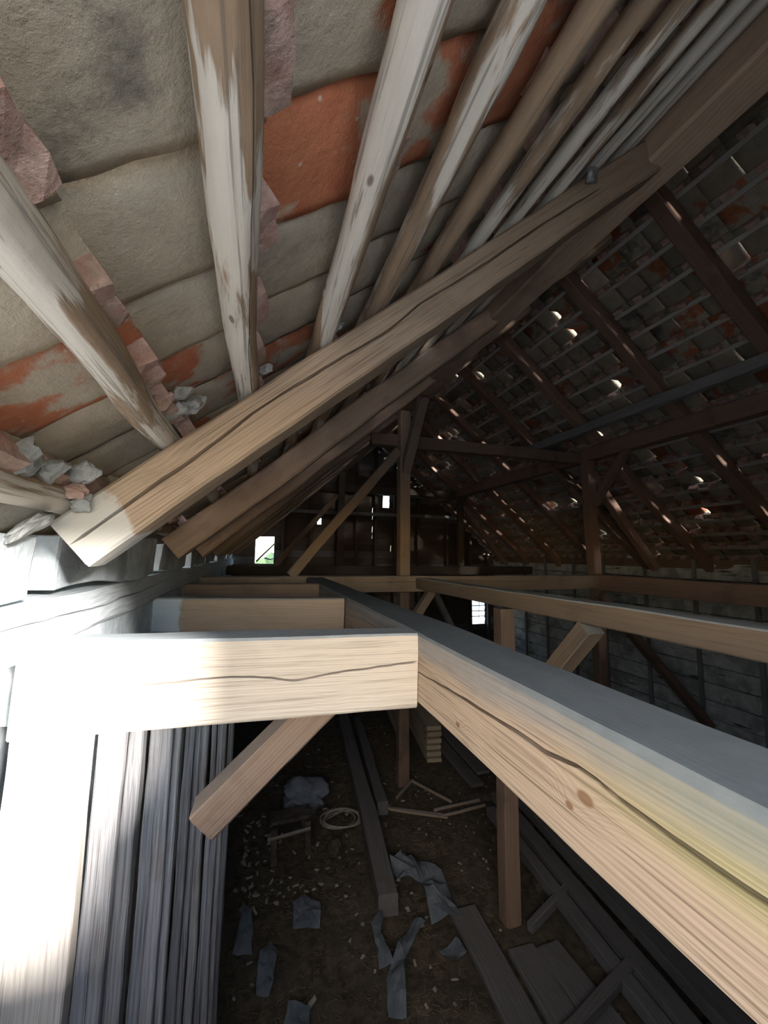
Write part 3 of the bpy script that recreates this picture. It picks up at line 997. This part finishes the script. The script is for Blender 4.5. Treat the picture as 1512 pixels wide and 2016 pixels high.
# ------------------------------------------------------------------ rubble on the eave
LUMPS = [
    (LR(.055, .955, .350), (.030, .030, .022), 'mortar', 'grey mortar lump beside the end of the thick second pole'),
    (LR(.105, .975, .345), (.040, .035, .018), 'mortar', 'pale mortar crumbs on top of the cracked rafter'),
    (LR(.050, .905, .362), (.024, .024, .020), 'brick', 'orange brick bit beside the thick pole end'),
    (LR(.090, .925, .368), (.030, .030, .016), 'mortar', 'grey mortar dab under the tile beside the thick pole'),
    (LR(-.205, .80, .362), (.050, .060, .028), 'mortar', 'large grey mortar lump at the lower left eave'),
    (LR(-.190, .90, .352), (.034, .050, .024), 'mortar', 'grey mortar lump over the lowest pole'),
    (LR(-.155, .965, .345), (.034, .034, .022), 'mortar', 'grey mortar lump between the lowest pole and the rafter'),
    (LR(-.195, .975, .328), (.022, .026, .020), 'brick', 'pinkish brick bit at the lowest pole end'),
    (LR(-.205, .985, .300), (.026, .020, .020), 'mortar', 'white mortar bit at the lowest pole end'),
    (LR(-.290, .93, .300), (.050, .060, .018), 'mortar', 'flat grey mortar slab below the lowest pole'),
    (LR(.285, .985, .335), (.020, .022, .014), 'mortar', 'small pale mortar bit beside the cracked pole end'),
    (LR(.510, .985, .335), (.022, .026, .014), 'mortar', 'small grey mortar bit beside the fourth pole end'),
    (LR(-.215, 1.4, .33), (.040, .10, .024), 'mortar', 'long mortar lump between the first and second rafters'),
    (LR(-.215, 1.8, .33), (.035, .07, .022), 'mortar', 'mortar lump near the second rafter foot'),
    (LR(1.62, .99, .300), (.090, .016, .030), 'mortar', 'grey-white mortar smear where the cracked rafter meets the purlin'),
]
for k, (c, sz, m, lab) in enumerate(LUMPS):
    lump('mortar_lump' if m == 'mortar' else 'brick_piece', c, sz, m, 70 + k, lab, 'rubble', 'rubble on the left eave', rot=(.1 * (k % 3), -AL, .3 * (k % 4)), sub=3, rough=.75)

# ------------------------------------------------------------------ things on the floor
FZ = -2.1
beam('loose_timber', (1.12, 5.25, FZ + .065), (.82, 2.46, FZ + .07), .12, .12, 'floorwood', seg=40, amp=.008, label='long squared timber lying on the dirt floor', cat='timber')
beam('loose_timber', (1.26, 5.1, FZ + .06), (1.06, 3.35, FZ + .06), .09, .10, 'floorwood', seg=30, amp=.008, label='shorter timber lying right beside the long one', cat='timber')
# sack
lump('sack', (.43, 3.56, FZ + .13), (.21, .19, .12), 'sack', 31, 'crumpled blue-grey sack on the dirt floor', 'sack', sub=4, flat=False, rough=.9)
# broken trestle in front of the sack
tr = empty('trestle', V(.31, 3.1, FZ), 'small dark broken trestle in front of the grey sack', 'trestle')


def child_beam(name, p0, p1, w, h, mat, parent, up=(0, 0, 1), **kw):
    o = beam(name, p0, p1, w, h, mat, up=up, **kw)
    mw = o.matrix_world.copy()
    o.parent = parent
    o.matrix_basis = Matrix.Translation(-parent.location) @ mw
    return o


child_beam('top_board', (.17, 3.22, FZ + .20), (.46, 3.24, FZ + .20), .14, .025, 'dark', tr, seg=8)
child_beam('cross_bar', (.15, 3.05, FZ + .17), (.44, 3.08, FZ + .18), .02, .02, 'tan', tr, seg=8)
for (x, y) in ((.20, 3.13), (.43, 3.16), (.21, 3.30), (.42, 3.31)):
    child_beam('leg', (x, y - .05, FZ - .01), (x, y, FZ + .19), .045, .045, 'dark', tr, up=(1, 0, 0), seg=6)
lump('wood_chunk', (.60, 3.02, FZ + .06), (.07, .11, .06), 'dark', 33, 'dark chunk of wood on the dirt right of the trestle', 'wood')


def tube(name, pts, r, mat, label, cat, group=None):
    cu = bpy.data.curves.new(name, 'CURVE')
    cu.dimensions = '3D'
    cu.bevel_depth = r * S
    cu.bevel_resolution = 1
    sp = cu.splines.new('POLY')
    sp.points.add(len(pts) - 1)
    for p, q in zip(sp.points, pts):
        p.co = (*V(*q), 1)
    o = bpy.data.objects.new(name, cu)
    dg = bpy.context.evaluated_depsgraph_get()
    me = bpy.data.meshes.new_from_object(o)
    bpy.data.objects.remove(o)
    return tag(link(name, me, M[mat]), label, cat, group)


pts = []
rng = random.Random(3)
for i in range(260):
    a = i * .17
    rr = .11 + .05 * noise.noise(Vector((i * .05, 2, 0)))
    pts.append((.72 + rr * 1.3 * math.cos(a) + .04 * noise.noise(Vector((i * .02, 0, 5))), 3.36 + rr * math.sin(a) + .05 * noise.noise(Vector((i * .03, 8, 5))), FZ + .03 + .045 * abs(noise.noise(Vector((i * .06, 1, 1))))))
tube('twine', pts, .0035, 'cord', 'loose coil of pale twine beside the grey sack', 'twine')


def sheet(name, outline, z, label, cat, mat='sheet', crumple=.03, seed=1, group=None, curl=0.0):
    """A torn thin sheet with thickness, lying loosely on the floor."""
    bm = bmesh.new()
    cx = sum(p[0] for p in outline) / len(outline)
    cy = sum(p[1] for p in outline) / len(outline)
    rings = []
    n = len(outline)
    fine = []
    for i in range(n):
        a, b = outline[i], outline[(i + 1) % n]
        for k in range(4):
            f = k / 4
            fine.append((a[0] + (b[0] - a[0]) * f, a[1] + (b[1] - a[1]) * f))
    for q in (1.0, .66, .33):
        rings.append([bm.verts.new((cx + (x - cx) * q, cy + (y - cy) * q, 0)) for x, y in fine])
    c = bm.verts.new((cx, cy, 0))
    m = len(fine)
    for a, b in zip(rings, rings[1:]):
        for i in range(m):
            bm.faces.new([a[i], a[(i + 1) % m], b[(i + 1) % m], b[i]])
    for i in range(m):
        bm.faces.new([rings[-1][i], rings[-1][(i + 1) % m], c])
    for v in bm.verts:
        x, y = v.co.x, v.co.y
        p = Vector((x * 7, y * 7, seed * 2.3))
        edge = max(abs(x - cx), abs(y - cy))
        h = z + .012 + crumple * (.6 + noise.noise(p)) + crumple * .4 * noise.noise(p * 3) + curl * edge * edge
        q = .012 * noise.noise(p * 2.2)
        v.co = V(x + q, y + q * .6, h)
    bmesh.ops.solidify(bm, geom=list(bm.faces), thickness=.004)
    bmesh.ops.recalc_face_normals(bm, faces=bm.faces)
    me = bpy.data.meshes.new(name)
    bm.to_mesh(me)
    bm.free()
    return tag(link(name, me, M[mat]), label, cat, group)


G = 'torn sheets on the dirt floor'
sheet('torn_sheet', [(.28, 2.48), (.42, 2.46), (.44, 2.62), (.36, 2.70), (.29, 2.66)], FZ + .02, 'square torn blue-grey sheet in the middle of the dirt floor', 'sheet', seed=1, group=G)
sheet('torn_sheet', [(-.03, 2.42), (.06, 2.38), (.06, 2.62), (.01, 2.72)], FZ + .02, 'narrow torn sheet by the wall boards, uppermost of the three', 'sheet', seed=2, group=G, crumple=.04)
sheet('torn_sheet', [(.08, 2.18), (.14, 2.16), (.20, 2.40), (.15, 2.44), (.10, 2.38)], FZ + .02, 'folded torn sheet by the wall boards, middle of the three', 'sheet', seed=3, group=G, crumple=.05)
sheet('torn_sheet', [(.18, 1.94), (.30, 1.96), (.32, 2.08), (.22, 2.12)], FZ + .02, 'small torn sheet by the wall boards, lowest of the three', 'sheet', seed=4, group=G)
sheet('torn_strip', [(.64, 1.92), (.73, 1.92), (.74, 2.06), (.86, 2.22), (.98, 2.30), (.93, 2.34), (.80, 2.24), (.68, 2.08)], FZ + .02, 'long twisted pale strip at the end of the floor timber', 'strip', seed=5, group=G, crumple=.045)
sheet('torn_sheet', [(.66, 2.12), (.74, 2.14), (.72, 2.32), (.78, 2.46), (.70, 2.40)], FZ + .02, 'crumpled sheet just before the timber end', 'sheet', seed=6, group=G, crumple=.05)
sheet('crumpled_sheet', [(.93, 2.80), (1.10, 2.82), (1.22, 2.60), (1.20, 2.28), (1.02, 2.30), (1.06, 2.52), (.95, 2.66)], FZ + .02, 'large crumpled grey sheet right of the floor timber', 'sheet', seed=7, group=G, crumple=.07)
sheet('torn_sheet', [(1.02, 2.06), (1.13, 2.10), (1.12, 2.20), (1.00, 2.16)], FZ + .015, 'small square sheet left of the floor boards', 'sheet', seed=8, group=G)

# boards on the floor at the right
BB = [(1.20, 1.24, 1.2, 2.35, .16, .0), (1.38, 1.42, 1.2, 2.05, .15, .0), (1.62, 1.56, .8, 2.02, .15, .0), (1.72, 1.86, .9, 3.05, .07, .05), (1.80, 2.02, .9, 3.2, .10, .06),
      (1.98, 2.16, .9, 3.3, .12, .11), (2.14, 2.28, .8, 3.4, .10, .08), (2.30, 2.42, .8, 3.5, .13, .16), (2.48, 2.56, .8, 3.5, .12, .13), (2.66, 2.70, .7, 3.6, .14, .22), (2.86, 2.86, .7, 3.6, .15, .19)]
for k, (xa, xb, ya, yb_, w, z) in enumerate(BB):
    beam('floor_board', (xa, ya, FZ + .02 + z), (xb, yb_, FZ + .02 + z + .01), w, .03 + .035 * (z > .04), 'floorwood', seg=24, amp=.006, bev=.004,
         label='dusty grey board lying along the right side of the floor, %s from the left' % ORD[k], cat='board', group='boards lying on the floor')
    if z > .04:
        pass
beam('cross_batten', (1.52, 2.10, FZ + .07), (1.90, 2.24, FZ + .09), .04, .05, 'floorwood', seg=10, label='cross batten on the floor boards at the foot of the slim post', cat='batten')
beam('cross_batten', (1.24, 1.60, FZ + .06), (1.86, 1.76, FZ + .10), .05, .05, 'floorwood', seg=10, label='cross batten on the floor boards at the bottom edge of the photo', cat='batten')
for k in range(6):       # bearers keep the upper boards off the ground
    beam('bearer', (1.75, 1.0 + k * .46, FZ + .02), (2.95, 1.05 + k * .46, FZ + .06), .06, .06, 'dark', seg=8, label='bearer under the floor boards, %s from the near end' % ORD[k], cat='batten', group='bearers under the boards')
# two little stacks of short lumber whose pale ends face the camera
rng = random.Random(17)
for st, (x, y, lab) in enumerate(((1.72, 4.75, 'far'), (1.80, 4.0, 'near'))):
    for lv in range(6):
        beam('lumber_piece', (x + .01 * rng.random(), y, FZ + .03 + lv * .062), (x + .16, y + 1.0, FZ + .03 + lv * .062), .15, .04, 'endgrain', seg=6, amp=.004, bev=.003,
             label='short pale lumber piece in the %s low stack, %s layer from the floor' % (lab, ORD[lv]), cat='board', group='low lumber stacks')
        if lv < 5:
            beam('spacer', (x - .04, y + .15, FZ + .061 + lv * .062), (x + .12, y + .15, FZ + .061 + lv * .062), .03, .02, 'dark', seg=3, amp=.001, bev=.002,
                 label='thin spacer in the %s low lumber stack, %s gap from the floor' % (lab, ORD[lv]), cat='batten', group='spacers in the lumber stacks')
for k, (xa, ya, xb, yb_) in enumerate(((1.98, 5.1, 1.98, 3.45), (2.12, 5.1, 2.10, 3.55), (2.26, 5.2, 2.24, 3.5))):
    beam('dark_board', (xa, ya, FZ + .12 + .04 * k), (xb, yb_, FZ + .05 + .04 * k), .13, .03, 'floorwood', seg=14, label='dark board lying beyond the slim post, %s from the left' % ORD[k], cat='board', group='dark boards beyond the slim post')
ST = [((1.06, 3.43), (1.50, 3.18)), ((1.12, 3.36), (1.52, 3.12)), ((1.46, 3.14), (1.88, 3.16)), ((1.44, 3.20), (1.86, 3.22)), ((1.20, 3.42), (1.42, 3.62)), ((1.42, 3.60), (1.60, 3.22))]
for k, (a, b) in enumerate(ST):
    beam('stick', (a[0], a[1], FZ + .03 + .012 * k), (b[0], b[1], FZ + .035 + .012 * k), .018, .018, 'tan', seg=10, amp=.006, bev=.003,
         label='thin pale stick lying right of the floor timber, %s of the bundle' % ORD[k], cat='stick', group='sticks on the floor')


# straw, chips and crumbs: nobody could count them
KEEP_OFF = [(1.12, 5.25, .82, 2.46, .085), (1.26, 5.1, 1.06, 3.35, .07), (.43, 3.40, .43, 3.72, .17)] + [(a, c, b, d, w * .55 + .01) for (a, b, c, d, w, z) in BB[:3]]


def on_line(x, y, x0, y0, x1, y1, w):
    dx, dy = x1 - x0, y1 - y0
    t = max(0, min(1, ((x - x0) * dx + (y - y0) * dy) / (dx * dx + dy * dy)))
    return (x - x0 - t * dx) ** 2 + (y - y0 - t * dy) ** 2 < w * w


def scatter(name, n, mat, fn, seed, label):
    r = random.Random(seed)
    vs, fs = [], []
    for _ in range(n):
        x, y, L, w, h = fn(r)
        if any(on_line(x, y, *q) for q in KEEP_OFF):
            continue
        a = r.random() * math.pi
        t = (r.random() - .5) * .5
        p = Vector((x, y, 0))
        z = .035 * noise.noise(p * 1.4) + .022 * noise.noise(p * 5) + .012 * noise.noise(p * 14)
        z *= 1.0 if x < 1.3 else max(.25, 1 - (x - 1.3) * 1.5)
        ca, sa = math.cos(a), math.sin(a)
        b = len(vs)
        for (i, j, k) in ((-1, -1, 0), (1, -1, 0), (1, 1, 0), (-1, 1, 0), (-.9, -.7, 1), (.8, -.8, 1), (.9, .7, 1), (-.8, .8, 1)):
            lx, ly = i * L / 2 * (.55 + .6 * r.random()), j * w / 2 * (.5 + .7 * r.random())
            vs.append(V(x + lx * ca - ly * sa, y + lx * sa + ly * ca, FZ + z + .004 + k * h + lx * t))
        for f in ((3, 2, 1, 0), (4, 5, 6, 7), (0, 1, 5, 4), (1, 2, 6, 5), (2, 3, 7, 6), (3, 0, 4, 7)):
            fs.append([b + q for q in f])
    me = bpy.data.meshes.new(name)
    me.from_pydata(vs, [], fs)
    return tag(link(name, me, M[mat]), label, 'litter', kind='stuff')


def area(r):
    x = -.05 + 1.65 * r.random() ** 1.1
    y = 1.7 + 3.3 * r.random() ** 1.3
    return x, y


scatter('straw', 7000, 'straw', lambda r: (*area(r), .012 + .04 * r.random(), .0018 + .0015 * r.random(), .002), 1, 'trodden straw covering the dirt floor')
scatter('wood_chips', 170, 'chip', lambda r: (*area(r), .015 + .035 * r.random() ** 2, .010 + .014 * r.random() ** 2, .007), 2, 'pale chips of wood and mortar scattered on the dirt')
scatter('wood_chips', 70, 'chip', lambda r: (.0 + .5 * r.random() ** 2, 2.7 + .9 * r.random(), .02 + .035 * r.random(), .012 + .012 * r.random(), .008), 5, 'denser pale chips by the wall boards left of the trestle')
scatter('crumbs', 120, 'chip', lambda r: (1.3 + 1.2 * r.random(), 1.5 + 2.2 * r.random(), .012 + .01 * r.random(), .010, .006), 3, 'small pale crumbs between the floor boards')

# light-blue scrap and slats in the gap at the foot of the far gable
beam('broken_slat', (.0, YG - .1, -.16), (.34, YG - .1, .20), .03, .05, 'paleboard', up=(0, -1, 0), seg=6, label='broken pale slat slanting across the bright gap in the far gable', cat='slat')
sheet('blue_scrap', [(.14, YG - .22), (.32, YG - .22), (.32, YG - .05), (.16, YG - .05)], -.13, 'light blue scrap below the bright gap in the far gable', 'sheet', seed=12, crumple=.05)
# shrub outside the far gable, seen through the gaps
sh = lump('shrub_outside', (.9, YG + 3.6, -1.5), (1.3, 1.0, 1.3), 'leaf', 51, 'green shrub outside the far gable, glimpsed through the gaps', 'shrub', sub=4, flat=True, rough=1.2)
